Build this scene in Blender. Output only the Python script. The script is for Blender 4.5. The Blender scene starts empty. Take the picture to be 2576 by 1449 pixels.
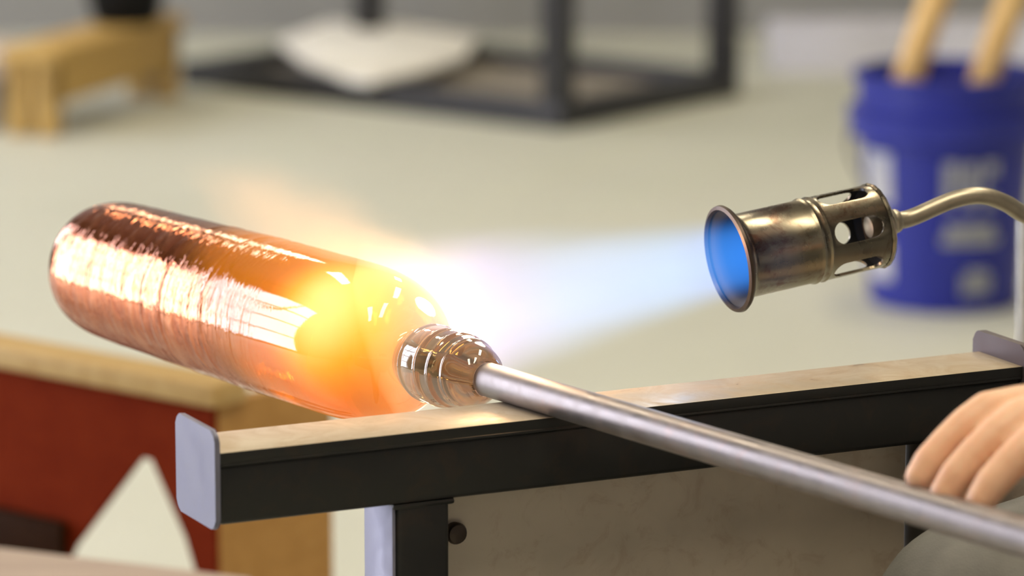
import bpy, bmesh, math, random
import numpy as np
from mathutils import Vector, Matrix

random.seed(4)
scene = bpy.context.scene
COL = scene.collection

# ------------------------------------------------------------------ camera
cam_d = bpy.data.cameras.new('camera'); cam = bpy.data.objects.new('camera', cam_d); COL.objects.link(cam)
cam.location = (0, 0, 1.24)
cam.rotation_euler = (math.radians(90 - 11.0), 0, 0)
cam_d.sensor_width = 36.0
cam_d.lens = 10350 / 2576 * 36.0
cam_d.clip_start = 0.05
cam_d.dof.use_dof = True
cam_d.dof.focus_distance = 2.30
cam_d.dof.aperture_fstop = 6.6
scene.camera = cam

# ------------------------------------------------------------------ world, exposure
w = bpy.data.worlds.new('world'); scene.world = w; w.use_nodes = True
w.node_tree.nodes['Background'].inputs[0].default_value = (0.75, 0.82, 1.0, 1)
w.node_tree.nodes['Background'].inputs[1].default_value = 0.4
vs = scene.view_settings
vs.view_transform = 'Standard'; vs.look = 'None'; vs.gamma = 1.0; vs.use_curve_mapping = False
vs.exposure = 0.30
WINDOW_L = 9.0      # radiance of the daylit panes
LAMP_L = 19.0        # radiance of the ceiling lamp diffusers
FLAME = 1.0          # overall flame strength
scene.cycles.volume_bounces = 0
scene.cycles.sample_clamp_indirect = 6.0
scene.cycles.adaptive_threshold = 0.02

# ------------------------------------------------------------------ helpers
def tag(o, label=None, cat=None, group=None, kind=None):
    if label: o['label'] = label
    if cat: o['category'] = cat
    if group: o['group'] = group
    if kind: o['kind'] = kind
    return o

def empty(name, loc=(0, 0, 0)):
    o = bpy.data.objects.new(name, None); COL.objects.link(o); o.location = loc
    o.empty_display_size = 0.05
    return o

def link(name, me, mat, parent=None, smooth=True):
    o = bpy.data.objects.new(name, me); COL.objects.link(o)
    if mat is not None:
        me.materials.clear(); me.materials.append(mat)
    for p in me.polygons: p.use_smooth = smooth
    if parent is not None:
        o.parent = parent
        o.matrix_parent_inverse = parent_mat(parent).inverted()
    return o

def parent_mat(o):
    m = Matrix.LocRotScale(o.location, o.rotation_euler, o.scale)
    if o.parent is not None:
        return parent_mat(o.parent) @ o.matrix_parent_inverse @ m
    return m

def bm_mesh(name, bm):
    bmesh.ops.recalc_face_normals(bm, faces=bm.faces[:])
    me = bpy.data.meshes.new(name); bm.to_mesh(me); bm.free()
    return me

def frame(ax, up=(0, 0, 1)):
    """rotation whose X axis is ax"""
    x = Vector(ax).normalized(); y = Vector(up).cross(x)
    if y.length < 1e-5: y = Vector((0, 1, 0)).cross(x)
    y.normalize(); z = x.cross(y)
    return Matrix((x, y, z)).transposed()

def box_bm(bm, lo, hi, M=None, bev=0.0, seg=2):
    g = bmesh.ops.create_cube(bm, size=1.0)
    vs_ = g['verts']
    c = [(a + b) / 2 for a, b in zip(lo, hi)]; s = [b - a for a, b in zip(lo, hi)]
    for q in vs_: q.co = Vector((q.co.x * s[0] + c[0], q.co.y * s[1] + c[1], q.co.z * s[2] + c[2]))
    if bev > 0:
        es = list({e for q in vs_ for e in q.link_edges})
        r = bmesh.ops.bevel(bm, geom=es, offset=bev, segments=seg, affect='EDGES', profile=0.5)
        vs_ = list({q for f in r['faces'] for q in f.verts} | {q for q in vs_ if q.is_valid})
    if M is not None:
        for q in vs_: q.co = M @ q.co
    return vs_

def box(name, lo, hi, mat, parent=None, M=None, bev=0.002, seg=2):
    bm = bmesh.new(); box_bm(bm, lo, hi, None, bev, seg)
    if M is not None: bm.transform(M)
    return link(name, bm_mesh(name, bm), mat, parent, smooth=False if bev == 0 else True) if bev == 0 else shade(link(name, bm_mesh(name, bm), mat, parent))

def shade(o, ang=35):
    me = o.data
    bm = bmesh.new(); bm.from_mesh(me)
    for e in bm.edges:
        if len(e.link_faces) == 2 and e.calc_face_angle(0) > math.radians(ang): e.smooth = False
    bm.to_mesh(me); bm.free()
    return o

def lathe_bm(bm, prof, n=64, M=None, closed=False, wob=None):
    """prof: (x, r) along local X"""
    rings = []
    for i, (x, r) in enumerate(prof):
        ring = []
        if r < 1e-6:
            q = bm.verts.new((x, 0, 0)); ring = [q] * n
        else:
            for k in range(n):
                a = 2 * math.pi * k / n
                rr = r * (1 + (wob(x, a) if wob else 0))
                ring.append(bm.verts.new((x, rr * math.cos(a), rr * math.sin(a))))
        rings.append(ring)
    m = len(rings)
    for i in range(m if closed else m - 1):
        A, B_ = rings[i], rings[(i + 1) % m]
        for k in range(n):
            k2 = (k + 1) % n
            f = []
            for q in (A[k], A[k2], B_[k2], B_[k]):
                if q not in f: f.append(q)
            if len(f) >= 3:
                try: bm.faces.new(f)
                except ValueError: pass
    if M is not None: bm.transform(M)

def lathe(name, prof, mat, parent=None, M=None, n=64, closed=False, ang=40, wob=None):
    bm = bmesh.new(); lathe_bm(bm, prof, n, None, closed, wob)
    if M is not None: bm.transform(M)
    return shade(link(name, bm_mesh(name, bm), mat, parent), ang)

def catmull(pts, n):
    P = [Vector(p) for p in pts]; P = [P[0] * 2 - P[1]] + P + [P[-1] * 2 - P[-2]]
    out = []
    for i in range(1, len(P) - 2):
        for k in range(n):
            t = k / n
            out.append(0.5 * ((2 * P[i]) + (-P[i - 1] + P[i + 1]) * t + (2 * P[i - 1] - 5 * P[i] + 4 * P[i + 1] - P[i + 2]) * t * t + (-P[i - 1] + 3 * P[i] - 3 * P[i + 1] + P[i + 2]) * t ** 3))
    out.append(P[-2]); return out

def tube(name, pts, r, mat, parent=None, n=20, steps=8, smooth_path=True):
    P = catmull(pts, steps) if smooth_path else [Vector(p) for p in pts]
    R = r if callable(r) else (lambda t: r)
    bm = bmesh.new(); rings = []
    T0 = (P[1] - P[0]).normalized(); N = T0.orthogonal().normalized()
    for i, p in enumerate(P):
        T = (P[min(i + 1, len(P) - 1)] - P[max(i - 1, 0)]).normalized()
        N = (N - T * N.dot(T)).normalized(); Bn = T.cross(N)
        rr = R(i / (len(P) - 1))
        rings.append([bm.verts.new(p + rr * (math.cos(a) * N + math.sin(a) * Bn)) for a in [2 * math.pi * k / n for k in range(n)]])
    for A, B_ in zip(rings, rings[1:]):
        for k in range(n): bm.faces.new((A[k], A[(k + 1) % n], B_[(k + 1) % n], B_[k]))
    bm.faces.new(rings[0][::-1]); bm.faces.new(rings[-1])
    return shade(link(name, bm_mesh(name, bm), mat, parent), 50)

def prism(name, poly, d0, d1, mat, parent=None, M=None, bev=0.0):
    """poly in local (x, z), extruded along local y from d0 to d1"""
    bm = bmesh.new()
    a = [bm.verts.new((x, d0, z)) for x, z in poly]; b = [bm.verts.new((x, d1, z)) for x, z in poly]
    bm.faces.new(a); bm.faces.new(b[::-1])
    for i in range(len(poly)):
        j = (i + 1) % len(poly); bm.faces.new((a[i], b[i], b[j], a[j]))
    if bev > 0: bmesh.ops.bevel(bm, geom=bm.edges[:], offset=bev, segments=2, affect='EDGES', profile=0.5)
    if M is not None: bm.transform(M)
    return shade(link(name, bm_mesh(name, bm), mat, parent))

def rrect(x0, x1, z0, z1, r, n=5):
    out = []
    for cx, cz, a0 in ((x1 - r, z1 - r, 0), (x0 + r, z1 - r, 90), (x0 + r, z0 + r, 180), (x1 - r, z0 + r, 270)):
        for k in range(n + 1):
            a = math.radians(a0 + 90 * k / n); out.append((cx + r * math.cos(a), cz + r * math.sin(a)))
    return out

# ------------------------------------------------------------------ materials
class NT:
    def __init__(s, name):
        s.m = bpy.data.materials.new(name); s.m.use_nodes = True
        s.t = s.m.node_tree; s.t.nodes.clear()
        s.out = s.t.nodes.new('ShaderNodeOutputMaterial')
    def n(s, typ, **kw):
        nd = s.t.nodes.new(typ)
        for k, v_ in kw.items():
            if k in ('op', 'operation'): nd.operation = v_
            elif hasattr(nd, k) and k not in nd.inputs: setattr(nd, k, v_)
        return nd
    def l(s, a, b): s.t.links.new(a, b)
    def val(s, x, sock):
        if hasattr(x, 'links') or isinstance(x, bpy.types.NodeSocket): s.l(x, sock)
        else: sock.default_value = x
    def math(s, op, a, b=None, c=None, clamp=False):
        nd = s.t.nodes.new('ShaderNodeMath'); nd.operation = op; nd.use_clamp = clamp
        s.val(a, nd.inputs[0])
        if b is not None: s.val(b, nd.inputs[1])
        if c is not None: s.val(c, nd.inputs[2])
        return nd.outputs[0]
    def ramp(s, f, stops, interp='LINEAR'):
        nd = s.t.nodes.new('ShaderNodeValToRGB'); nd.color_ramp.interpolation = interp
        el = nd.color_ramp.elements
        while len(el) < len(stops): el.new(0.5)
        for e, (p, c) in zip(el, stops):
            e.position = p; e.color = (*c, 1) if len(c) == 3 else c
        s.l(f, nd.inputs[0]); return nd.outputs[0]
    def smooth(s, x, a, b, lo=0.0, hi=1.0):
        nd = s.t.nodes.new('ShaderNodeMapRange'); nd.interpolation_type = 'SMOOTHSTEP'
        s.val(x, nd.inputs[0])
        for i, q in enumerate((a, b, lo, hi)): s.val(q, nd.inputs[i + 1])
        return nd.outputs[0]
    def coord(s, scale=(1, 1, 1), which='Object'):
        tc = s.t.nodes.new('ShaderNodeTexCoord'); mp = s.t.nodes.new('ShaderNodeMapping')
        mp.inputs['Scale'].default_value = scale
        s.l(tc.outputs[which], mp.inputs[0]); return mp.outputs[0]
    def noise(s, vec, scale=5, detail=3, rough=0.5, dist=0.0):
        nd = s.t.nodes.new('ShaderNodeTexNoise')
        nd.inputs['Scale'].default_value = scale; nd.inputs['Detail'].default_value = detail
        nd.inputs['Roughness'].default_value = rough; nd.inputs['Distortion'].default_value = dist
        s.l(vec, nd.inputs['Vector']); return nd.outputs['Fac']
    def bump(s, h, strength=0.3, dist=0.001):
        nd = s.t.nodes.new('ShaderNodeBump'); nd.inputs['Strength'].default_value = strength
        nd.inputs['Distance'].default_value = dist; s.l(h, nd.inputs['Height']); return nd.outputs[0]
    def mix(s, f, a, b):
        nd = s.t.nodes.new('ShaderNodeMix'); nd.data_type = 'RGBA'
        s.val(f, nd.inputs[0]); 
        for q, i in ((a, 6), (b, 7)):
            if isinstance(q, (tuple, list)): nd.inputs[i].default_value = (*q, 1) if len(q) == 3 else q
            else: s.l(q, nd.inputs[i])
        return nd.outputs[2]
    def bsdf(s, **kw):
        nd = s.t.nodes.new('ShaderNodeBsdfPrincipled')
        for k, v_ in kw.items():
            k = k.replace('_', ' ')
            if isinstance(v_, (tuple, list)) and len(v_) == 3 and k != 'Subsurface Radius': v_ = (*v_, 1)
            s.val(v_, nd.inputs[k])
        return nd
    def done(s, sh):
        s.l(sh.outputs[0] if hasattr(sh, 'outputs') else sh, s.out.inputs['Surface']); return s.m

def simple(name, col, rough=0.5, metal=0.0, var=0.15, scale=30, bump=0.0, stretch=(1, 1, 1), **kw):
    m = NT(name); c = m.coord(stretch)
    f = m.noise(c, scale, 4, 0.6)
    lo = tuple(x * (1 - var) for x in col); hi = tuple(min(1, x * (1 + var)) for x in col)
    colr = m.ramp(f, [(0.3, lo), (0.7, hi)])
    b = m.bsdf(Base_Color=colr, Roughness=rough, Metallic=metal, **kw)
    if bump: m.l(m.bump(f, bump, 0.002), b.inputs['Normal'])
    return m.done(b)

def wood(name, a, b_, stretch=(1, 12, 12), rough=0.6, scale=6, spec=0.2):
    m = NT(name); c = m.coord(stretch)
    f = m.noise(c, scale, 5, 0.6, 0.6)
    bs = m.bsdf(Base_Color=m.ramp(f, [(0.25, a), (0.75, b_)]), Roughness=rough, Specular_IOR_Level=spec)
    m.l(m.bump(f, 0.2, 0.001), bs.inputs['Normal'])
    return m.done(bs)

def emit(name, col, st):
    m = NT(name); e = m.t.nodes.new('ShaderNodeEmission')
    e.inputs[0].default_value = (*col, 1); e.inputs[1].default_value = st
    return m.done(e)

def mat_floor():
    m = NT('concrete_floor'); c = m.coord()
    f1 = m.noise(c, 0.9, 5, 0.6); f2 = m.noise(c, 14, 4, 0.7)
    col = m.mix(m.ramp(f2, [(0.3, (0, 0, 0)), (0.8, (0.35, 0.35, 0.35))]), m.ramp(f1, [(0.3, (0.515, 0.53, 0.445)), (0.7, (0.605, 0.62, 0.53))]), (0.57, 0.575, 0.47))
    b = m.bsdf(Base_Color=col, Roughness=0.55)
    m.l(m.bump(f2, 0.1, 0.002), b.inputs['Normal'])
    return m.done(b)

def mat_rail_top():
    m = NT('worn_steel_bar'); c = m.coord((1, 1, 1))
    f = m.noise(c, 38, 6, 0.65, 1.2); f2 = m.noise(c, 160, 3, 0.6)
    rust = m.ramp(f, [(0.40, (0.50, 0.435, 0.345)), (0.66, (0.45, 0.36, 0.26)), (0.76, (0.15, 0.11, 0.085))])
    b = m.bsdf(Base_Color=rust, Roughness=m.smooth(f, 0.3, 0.75, 0.38, 0.62), Metallic=0.35)
    m.l(m.bump(f2, 0.15, 0.0006), b.inputs['Normal'])
    return m.done(b)

def mat_steel(name, col, rough, metal=0.9, rust=None, aniso_stretch=(1, 1, 1), scale=60, amt=0.5):
    m = NT(name); c = m.coord(aniso_stretch)
    f = m.noise(c, scale, 5, 0.65, 0.4)
    cc = m.ramp(f, [(0.3, tuple(x * 0.75 for x in col)), (0.7, col)])
    if rust:
        c2 = m.coord(); g = m.noise(c2, 45, 5, 0.7, 0.8)
        cc = m.mix(m.smooth(g, 0.5, 0.68, 0.0, amt), cc, rust)
    b = m.bsdf(Base_Color=cc, Roughness=m.smooth(f, 0.2, 0.8, rough * 0.8, rough * 1.25), Metallic=metal)
    m.l(m.bump(f, 0.08, 0.0006), b.inputs['Normal'])
    return m.done(b)

def mat_bottle():
    # X runs along the bottle, 0 at the pipe tip; foil-like copper lustre on the far part, amber hot glass at the shoulder
    m = NT('copper_lustre_glass')
    tc = m.t.nodes.new('ShaderNodeTexCoord'); sep = m.t.nodes.new('ShaderNodeSeparateXYZ')
    m.l(tc.outputs['Object'], sep.inputs[0]); x = sep.outputs[0]
    fine = m.noise(m.coord((300, 34, 34)), 1.0, 3, 0.6, 0.5)
    mid = m.noise(m.coord((115, 38, 38)), 1.0, 3, 0.6, 0.8)
    ring = m.noise(m.coord((210, 7, 7)), 1.0, 2, 0.5, 0.2)
    ringh = m.smooth(ring, 0.60, 0.74)
    h = m.math('ADD', m.math('MULTIPLY', fine, 0.30), m.math('ADD', m.math('MULTIPLY', mid, 0.85), m.math('MULTIPLY', ringh, 0.30)))
    # the lustre has a calm, smooth skin towards the shoulder
    amt = m.smooth(x, 0.15, 0.22, 0.02, 1.0)
    bmp = m.t.nodes.new('ShaderNodeBump'); bmp.inputs['Distance'].default_value = 0.0016
    m.l(m.math('MULTIPLY', amt, 0.75), bmp.inputs['Strength']); m.l(h, bmp.inputs['Height'])
    foil_c = m.ramp(mid, [(0.3, (0.42, 0.095, 0.028)), (0.55, (0.58, 0.175, 0.066)), (0.8, (0.76, 0.32, 0.17))])
    foil = m.bsdf(Base_Color=foil_c, Metallic=0.92, Roughness=0.05, Coat_Weight=0.15, Coat_Roughness=0.03)
    m.l(bmp.outputs[0], foil.inputs['Normal'])
    glass = m.bsdf(Base_Color=(0.66, 0.28, 0.035), Metallic=0.0, Roughness=0.02, IOR=1.5, Transmission_Weight=0.82,
                   Coat_Weight=0.1, Coat_Roughness=0.02)
    # incandescence of the glass where the torch plays on it
    hv = m.t.nodes.new('ShaderNodeVectorMath'); hv.operation = 'DISTANCE'
    m.l(tc.outputs['Object'], hv.inputs[0]); hv.inputs[1].default_value = (0.106, 0.030, 0.024)
    hot = m.smooth(hv.outputs['Value'], 0.006, 0.060, 1.0, 0.0)
    m.l(m.ramp(hot, [(0.0, (1.0, 0.31, 0.008)), (0.45, (1.0, 0.42, 0.02)), (1.0, (1.0, 0.60, 0.20))]), glass.inputs['Emission Color'])
    m.l(m.math('MULTIPLY_ADD', hot, 0.62 * FLAME, 0.17), glass.inputs['Emission Strength'])
    m.l(bmp.outputs[0], glass.inputs['Normal'])
    ms = m.t.nodes.new('ShaderNodeMixShader')
    edge = m.math('SUBTRACT', m.math('ADD', x, m.math('MULTIPLY', m.math('SUBTRACT', mid, 0.5), 0.06)), m.math('MULTIPLY', sep.outputs[2], 1.0))
    m.l(m.smooth(edge, 0.185, 0.245), ms.inputs[0]); m.l(glass.outputs[0], ms.inputs[1]); m.l(foil.outputs[0], ms.inputs[2])
    return m.done(ms)

def mat_collar():
    m = NT('smoky_glass'); f = m.noise(m.coord((60, 20, 20)), 1.0, 2)
    b = m.bsdf(Base_Color=(0.17, 0.125, 0.055), Roughness=0.02, IOR=1.5, Transmission_Weight=0.85, Coat_Weight=0.5, Coat_Roughness=0.02)
    m.l(m.bump(f, 0.35, 0.002), b.inputs['Normal'])
    return m.done(b)

def mat_skin():
    m = NT('skin'); c = m.coord()
    f = m.noise(c, 35, 4, 0.55); g = m.noise(c, 400, 3, 0.6)
    col = m.ramp(f, [(0.35, (0.74, 0.43, 0.28)), (0.65, (0.82, 0.53, 0.36))])
    b = m.bsdf(Base_Color=col, Roughness=0.48, Subsurface_Weight=0.25, Subsurface_Radius=(0.008, 0.003, 0.0015), Subsurface_Scale=1.0)
    m.l(m.bump(g, 0.12, 0.0008), b.inputs['Normal'])
    return m.done(b)

def mat_cloth(name, col, sc=900):
    m = NT(name); c = m.coord()
    f = m.noise(c, 22, 4, 0.6); g = m.noise(c, sc, 2, 0.5)
    cc = m.ramp(f, [(0.3, tuple(x * 0.7 for x in col)), (0.7, tuple(x * 1.2 for x in col))])
    b = m.bsdf(Base_Color=cc, Roughness=0.85)
    m.l(m.bump(g, 0.25, 0.0008), b.inputs['Normal'])
    return m.done(b)

M = {}
M['floor'] = mat_floor()
M['wall'] = simple('painted_wall', (0.60, 0.585, 0.56), 0.7, var=0.05, scale=3)
M['wall_back'] = simple('grey_back_wall', (0.29, 0.295, 0.285), 0.7, var=0.06, scale=2)
M['wall_dark'] = simple('dark_side_wall', (0.16, 0.14, 0.12), 0.7, var=0.06, scale=2)
M['ceiling'] = simple('painted_ceiling', (0.13, 0.12, 0.11), 0.8, var=0.05, scale=3)
M['frame_white'] = simple('white_painted_metal', (0.6, 0.6, 0.62), 0.5, var=0.05)
M['pane'] = emit('daylit_pane', (0.90, 0.90, 1.0), WINDOW_L)
M['lamp'] = emit('warm_lamp_diffuser', (1.0, 0.86, 0.62), LAMP_L)
M['rail_top'] = mat_rail_top()
M['black_paint'] = mat_steel('black_painted_steel', (0.012, 0.012, 0.012), 0.36, 0.0, rust=(0.03, 0.018, 0.012), amt=0.4)
M['bare_steel'] = mat_steel('bare_mill_steel', (0.235, 0.238, 0.325), 0.5, 0.4)
M['dark_steel'] = mat_steel('dark_mill_steel', (0.12, 0.10, 0.115), 0.5, 0.4)
M['sheet'] = mat_steel('sheet_steel', (0.72, 0.63, 0.53), 0.45, 0.35, rust=(0.42, 0.30, 0.22), scale=5, amt=0.35)
M['pipe'] = mat_steel('satin_pipe_steel', (0.39, 0.355, 0.36), 0.44, 0.9, rust=(0.42, 0.30, 0.27), amt=0.35)
M['torch'] = mat_steel('heat_tinted_steel', (0.31, 0.275, 0.21), 0.28, 1.0, rust=(0.15, 0.075, 0.045), scale=40, amt=0.8)
M['torch_dark'] = mat_steel('sooty_steel', (0.09, 0.07, 0.06), 0.42, 0.8, rust=(0.07, 0.04, 0.03), amt=0.6)
M['bore_black'] = simple('near_black_bore', (0.006, 0.005, 0.0045), 0.7)
M['brass'] = mat_steel('dull_brass_tube', (0.46, 0.42, 0.335), 0.38, 0.85)
M['bottle'] = mat_bottle()
M['collar'] = mat_collar()
M['skin'] = mat_skin()
M['jeans'] = mat_cloth('grey_denim', (0.17, 0.17, 0.165))
M['shirt'] = mat_cloth('black_cotton', (0.018, 0.018, 0.02))
M['hair'] = mat_cloth('dark_hair', (0.03, 0.02, 0.015))
M['eye'] = simple('eye_white', (0.7, 0.7, 0.68), 0.2, var=0.02)
M['shoe'] = simple('black_leather', (0.02, 0.02, 0.02), 0.4)
M['blue'] = simple('blue_plastic', (0.020, 0.028, 0.25), 0.4, var=0.06, scale=8, Specular_IOR_Level=0.3)
M['print'] = simple('white_print', (0.80, 0.82, 0.88), 0.5, var=0.04)
M['handle_wood'] = wood('pale_handle_wood', (0.62, 0.38, 0.13), (0.78, 0.56, 0.26))
M['rack'] = simple('black_rack_steel', (0.022, 0.022, 0.025), 0.45, var=0.2)
M['paper'] = simple('white_board', (0.90, 0.89, 0.83), 0.7, var=0.03, scale=10)
M['ochre'] = wood('ochre_plywood', (0.36, 0.19, 0.055), (0.46, 0.26, 0.085))
M['red_wood'] = wood('red_stained_wood', (0.125, 0.013, 0.003), (0.165, 0.021, 0.005), (8, 1, 8), 0.8, spec=0.03)
M['top_wood'] = wood('worn_top_wood', (0.42, 0.27, 0.10), (0.55, 0.40, 0.18))
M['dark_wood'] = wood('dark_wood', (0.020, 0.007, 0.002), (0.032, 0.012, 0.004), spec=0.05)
M['pink_plank'] = wood('weathered_plank', (0.36, 0.29, 0.25), (0.46, 0.38, 0.33))
M['yellow_wood'] = wood('yellow_pine', (0.44, 0.28, 0.085), (0.55, 0.37, 0.13))
M['black_plastic'] = simple('black_plastic', (0.005, 0.005, 0.005), 0.6, Specular_IOR_Level=0.15)
M['block'] = simple('grey_block', (0.30, 0.27, 0.23), 0.8, var=0.1)
M['block_pale'] = simple('pale_block', (0.60, 0.52, 0.46), 0.8, var=0.06)
M['lavender'] = simple('pale_lavender_paint', (0.64, 0.64, 0.71), 0.6, var=0.05)
M['baseboard'] = simple('grey_baseboard', (0.27, 0.27, 0.262), 0.7, var=0.06, scale=3)
M['chrome'] = mat_steel('polished_steel', (0.75, 0.75, 0.78), 0.12, 1.0)

# ------------------------------------------------------------------ room
X0, X1, Y0, Y1, ZC = -3.6, 3.6, -2.4, 9.5, 3.4
tag(box('floor', (X0, Y0, -0.1), (X1, Y1, 0), M['floor'], bev=0), kind='structure', label='pale beige concrete workshop floor')
tag(box('ceiling', (X0, Y0, ZC), (X1, Y1, ZC + 0.1), M['ceiling'], bev=0), kind='structure')
tag(box('wall_back', (X0, Y1, 0), (X1, Y1 + 0.12, ZC), M['wall_back'], bev=0), kind='structure')
tag(box('wall_left', (X0 - 0.12, Y0, 0), (X0, Y1, ZC), M['wall_dark'], bev=0), kind='structure')
tag(box('wall_right', (X1, Y0, 0), (X1 + 0.12, Y1, ZC), M['wall'], bev=0), kind='structure')
tag(box('wall_front', (X0, Y0 - 0.12, 0), (X1, Y0, ZC), M['wall'], bev=0), kind='structure')
tag(box('baseboard_back', (X0, Y1 - 0.02, 0), (X1, Y1, 0.12), M['baseboard'], bev=0), kind='structure')

def window(name, y0, y1, z0, z1, ny, nz):
    t = empty(name, (X0, (y0 + y1) / 2, z0)); tag(t, kind='structure')
    fw = 0.05
    bm = bmesh.new()
    for i in range(ny + 1):
        y = y0 + (y1 - y0) * i / ny; box_bm(bm, (X0, y - fw / 2, z0), (X0 + 0.07, y + fw / 2, z1))
    for i in range(nz + 1):
        z = z0 + (z1 - z0) * i / nz; box_bm(bm, (X0, y0, z - fw / 2), (X0 + 0.066, y1, z + fw / 2))
    link('window_frame', bm_mesh('window_frame', bm), M['frame_white'], t, False)
    for i in range(ny):
        for j in range(nz):
            box('pane', (X0 + 0.005, y0 + (y1 - y0) * i / ny + fw / 2, z0 + (z1 - z0) * j / nz + fw / 2),
                (X0 + 0.02, y0 + (y1 - y0) * (i + 1) / ny - fw / 2, z0 + (z1 - z0) * (j + 1) / nz - fw / 2), M['pane'], t, bev=0)
window('window_1', 3.15, 5.25, 0.06, 2.75, 3, 4)
window('fill_window', 6.6, 8.6, 0.95, 2.45, 3, 2)  # unseen window, added to light the back area and the bucket

def ceiling_lamp(x, y, lx, ly, label):
    t = empty('ceiling_lamp', (x, y, ZC)); tag(t, label, 'lamp', 'ceiling lamps')
    box('housing', (x - lx / 2 - .03, y - ly / 2 - .03, ZC - 0.06), (x + lx / 2 + .03, y + ly / 2 + .03, ZC), M['frame_white'], t, bev=0)
    box('diffuser', (x - lx / 2, y - ly / 2, ZC - 0.075), (x + lx / 2, y + ly / 2, ZC - 0.06), M['lamp'], t, bev=0)
ceiling_lamp(0.9, 3.4, 0.3, 1.5, 'long warm ceiling lamp above the torch')
ceiling_lamp(-1.3, 5.0, 0.3, 1.5, 'long warm ceiling lamp towards the left windows')
ceiling_lamp(0.9, 7.0, 0.3, 1.5, 'long warm ceiling lamp above the blue bucket')
ceiling_lamp(-1.3, 8.2, 0.3, 1.2, 'long warm ceiling lamp above the black rack')
ceiling_lamp(-0.5, 0.9, 0.3, 1.5, 'added warm fill lamp at the ceiling on the camera side of the bench')  # unseen lamp, added to brighten the panel and the hand
ceiling_lamp(0.5, 1.2, 0.3, 1.5, 'added warm fill lamp at the ceiling straight above the hand')  # unseen lamp, added to lift the hand, pipe and rail top

# ------------------------------------------------------------------ glassblower's bench
P0 = Vector((-0.1537, 2.0942, 0)); U = Vector((0.899, 0.438, 0)).normalized(); V = Vector((U.y, -U.x, 0))
BM = Matrix((( U.x, V.x, 0, P0.x), (U.y, V.y, 0, P0.y), (0, 0, 1, 0), (0, 0, 0, 1)))   # (u, v, z) -> world
def B(u, v, z): return BM @ Vector((u, v, z))

bench = empty('glassblowing_bench', B(0.3, 0.3, 0))
tag(bench, 'black steel glassblowing bench with worn flat-topped rail and end plates', 'bench')
def rail(v0, full):
    r = box('rail', (0.0, v0 - 0.043, 0.7055), (0.497, v0, 0.7385), M['black_paint'], bench, BM, 0.003, 3)
    box('top_bar', (0.0, v0 - 0.046, 0.7385), (0.497, v0 + 0.001, 0.745), M['rail_top'], r, BM, 0.0006, 2)
    tb_ = r.children[-1] if r.children else [o for o in bpy.data.objects if o.name.startswith('top_bar')][-1]
    tb_['label'] = 'steel bar on top of the rail, worn bare on its upper face'
    tb_.data.materials.append(M['black_paint'])
    for p in tb_.data.polygons:      # paint is left only on the sides
        if p.normal.z < 0.5: p.material_index = 1
    # thin weld seam along the joint
    box('weld_bead', (0.001, v0 - 0.001, 0.7375), (0.496, v0 + 0.0016, 0.7392), M['black_paint'], r, BM, 0.0006, 2)
    for u0, u1, pm_ in ((-0.003, 0.0, 'bare_steel'), (0.497, 0.502, 'dark_steel')):
        poly = rrect(v0 - 0.053, v0 + 0.003, 0.7035, 0.7570, 0.006)
        bm = bmesh.new()
        a = [bm.verts.new((u0, p, q)) for p, q in poly]; b = [bm.verts.new((u1, p, q)) for p, q in poly]
        bm.faces.new(a); bm.faces.new(b[::-1])
        for i in range(len(poly)): bm.faces.new((a[i], b[i], b[(i + 1) % len(poly)], a[(i + 1) % len(poly)]))
        bmesh.ops.bevel(bm, geom=[e for e in bm.edges if abs(e.verts[0].co.x - e.verts[1].co.x) < 1e-6], offset=0.0007, segments=2, affect='EDGES')
        bm.transform(BM)
        o = shade(link('end_plate', bm_mesh('end_plate', bm), M[pm_], r)); o['label'] = 'grey steel end plate'
    for u0 in (0.1028, 0.440):
        p = box('post', (u0, v0 - 0.040, 0.0), (u0 + 0.0315, v0 - 0.001, 0.7055), M['black_paint'], bench, BM, 0.003, 3)
        if u0 > 0.2: continue
        fl = box('daylit_strip', (u0 - 0.0022, v0 - 0.0395, 0.0), (u0 - 0.0002, v0 - 0.002, 0.7045), M['bare_steel'], p, BM, 0.0006, 2); fl['label'] = 'pale strip painting the daylight on the left side of the post'  # added strip whose pale colour stands for daylight on the post
        # little weld fillets where the post meets the rail
        box('weld_bead', (u0 - 0.002, v0 - 0.041, 0.7025), (u0 + 0.0345, v0 - 0.0005, 0.7060), M['black_paint'], p, BM, 0.0015, 2)
rail(0.0, True); rail(0.66, False)
sp = prism('side_panel', rrect(0.129, 0.439, 0.30, 0.7055, 0.006), -0.034, -0.031, M['sheet'], bench, BM)
sp['label'] = 'brown-grey sheet steel panel under the rail'
prism('side_panel', rrect(0.473, 0.62, 0.30, 0.7055, 0.006), -0.034, -0.031, M['sheet'], bench, BM)
lathe('bolt', [(0, 0), (0.0, 0.0058), (0.004, 0.0062), (0.006, 0.0052), (0.0068, 0.003), (0.007, 0)], M['torch_dark'], bench,
      Matrix.Translation(B(0.1505, -0.031, 0.6785)) @ frame(V).to_4x4(), 20)
for u0 in (0.55, 0.86):
    for v0 in (0.02, 0.60):
        box('leg', (u0, v0, 0.0), (u0 + 0.04, v0 + 0.04, 0.52), M['black_paint'], bench, BM, 0.003)
for i in range(3):
    box('seat_plank', (0.53 + i * 0.133, -0.02, 0.52), (0.53 + i * 0.133 + 0.128, 0.68, 0.545), M['dark_wood'], bench, BM, 0.003)
for v0 in (0.02, 0.60):
    box('stretcher', (0.10, v0 - 0.02 + (0.0 if v0 < .3 else 0.045), 0.22), (0.58, v0 + 0.02 + (0.0 if v0 < .3 else 0.02), 0.255), M['black_paint'], bench, BM, 0.003)

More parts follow.
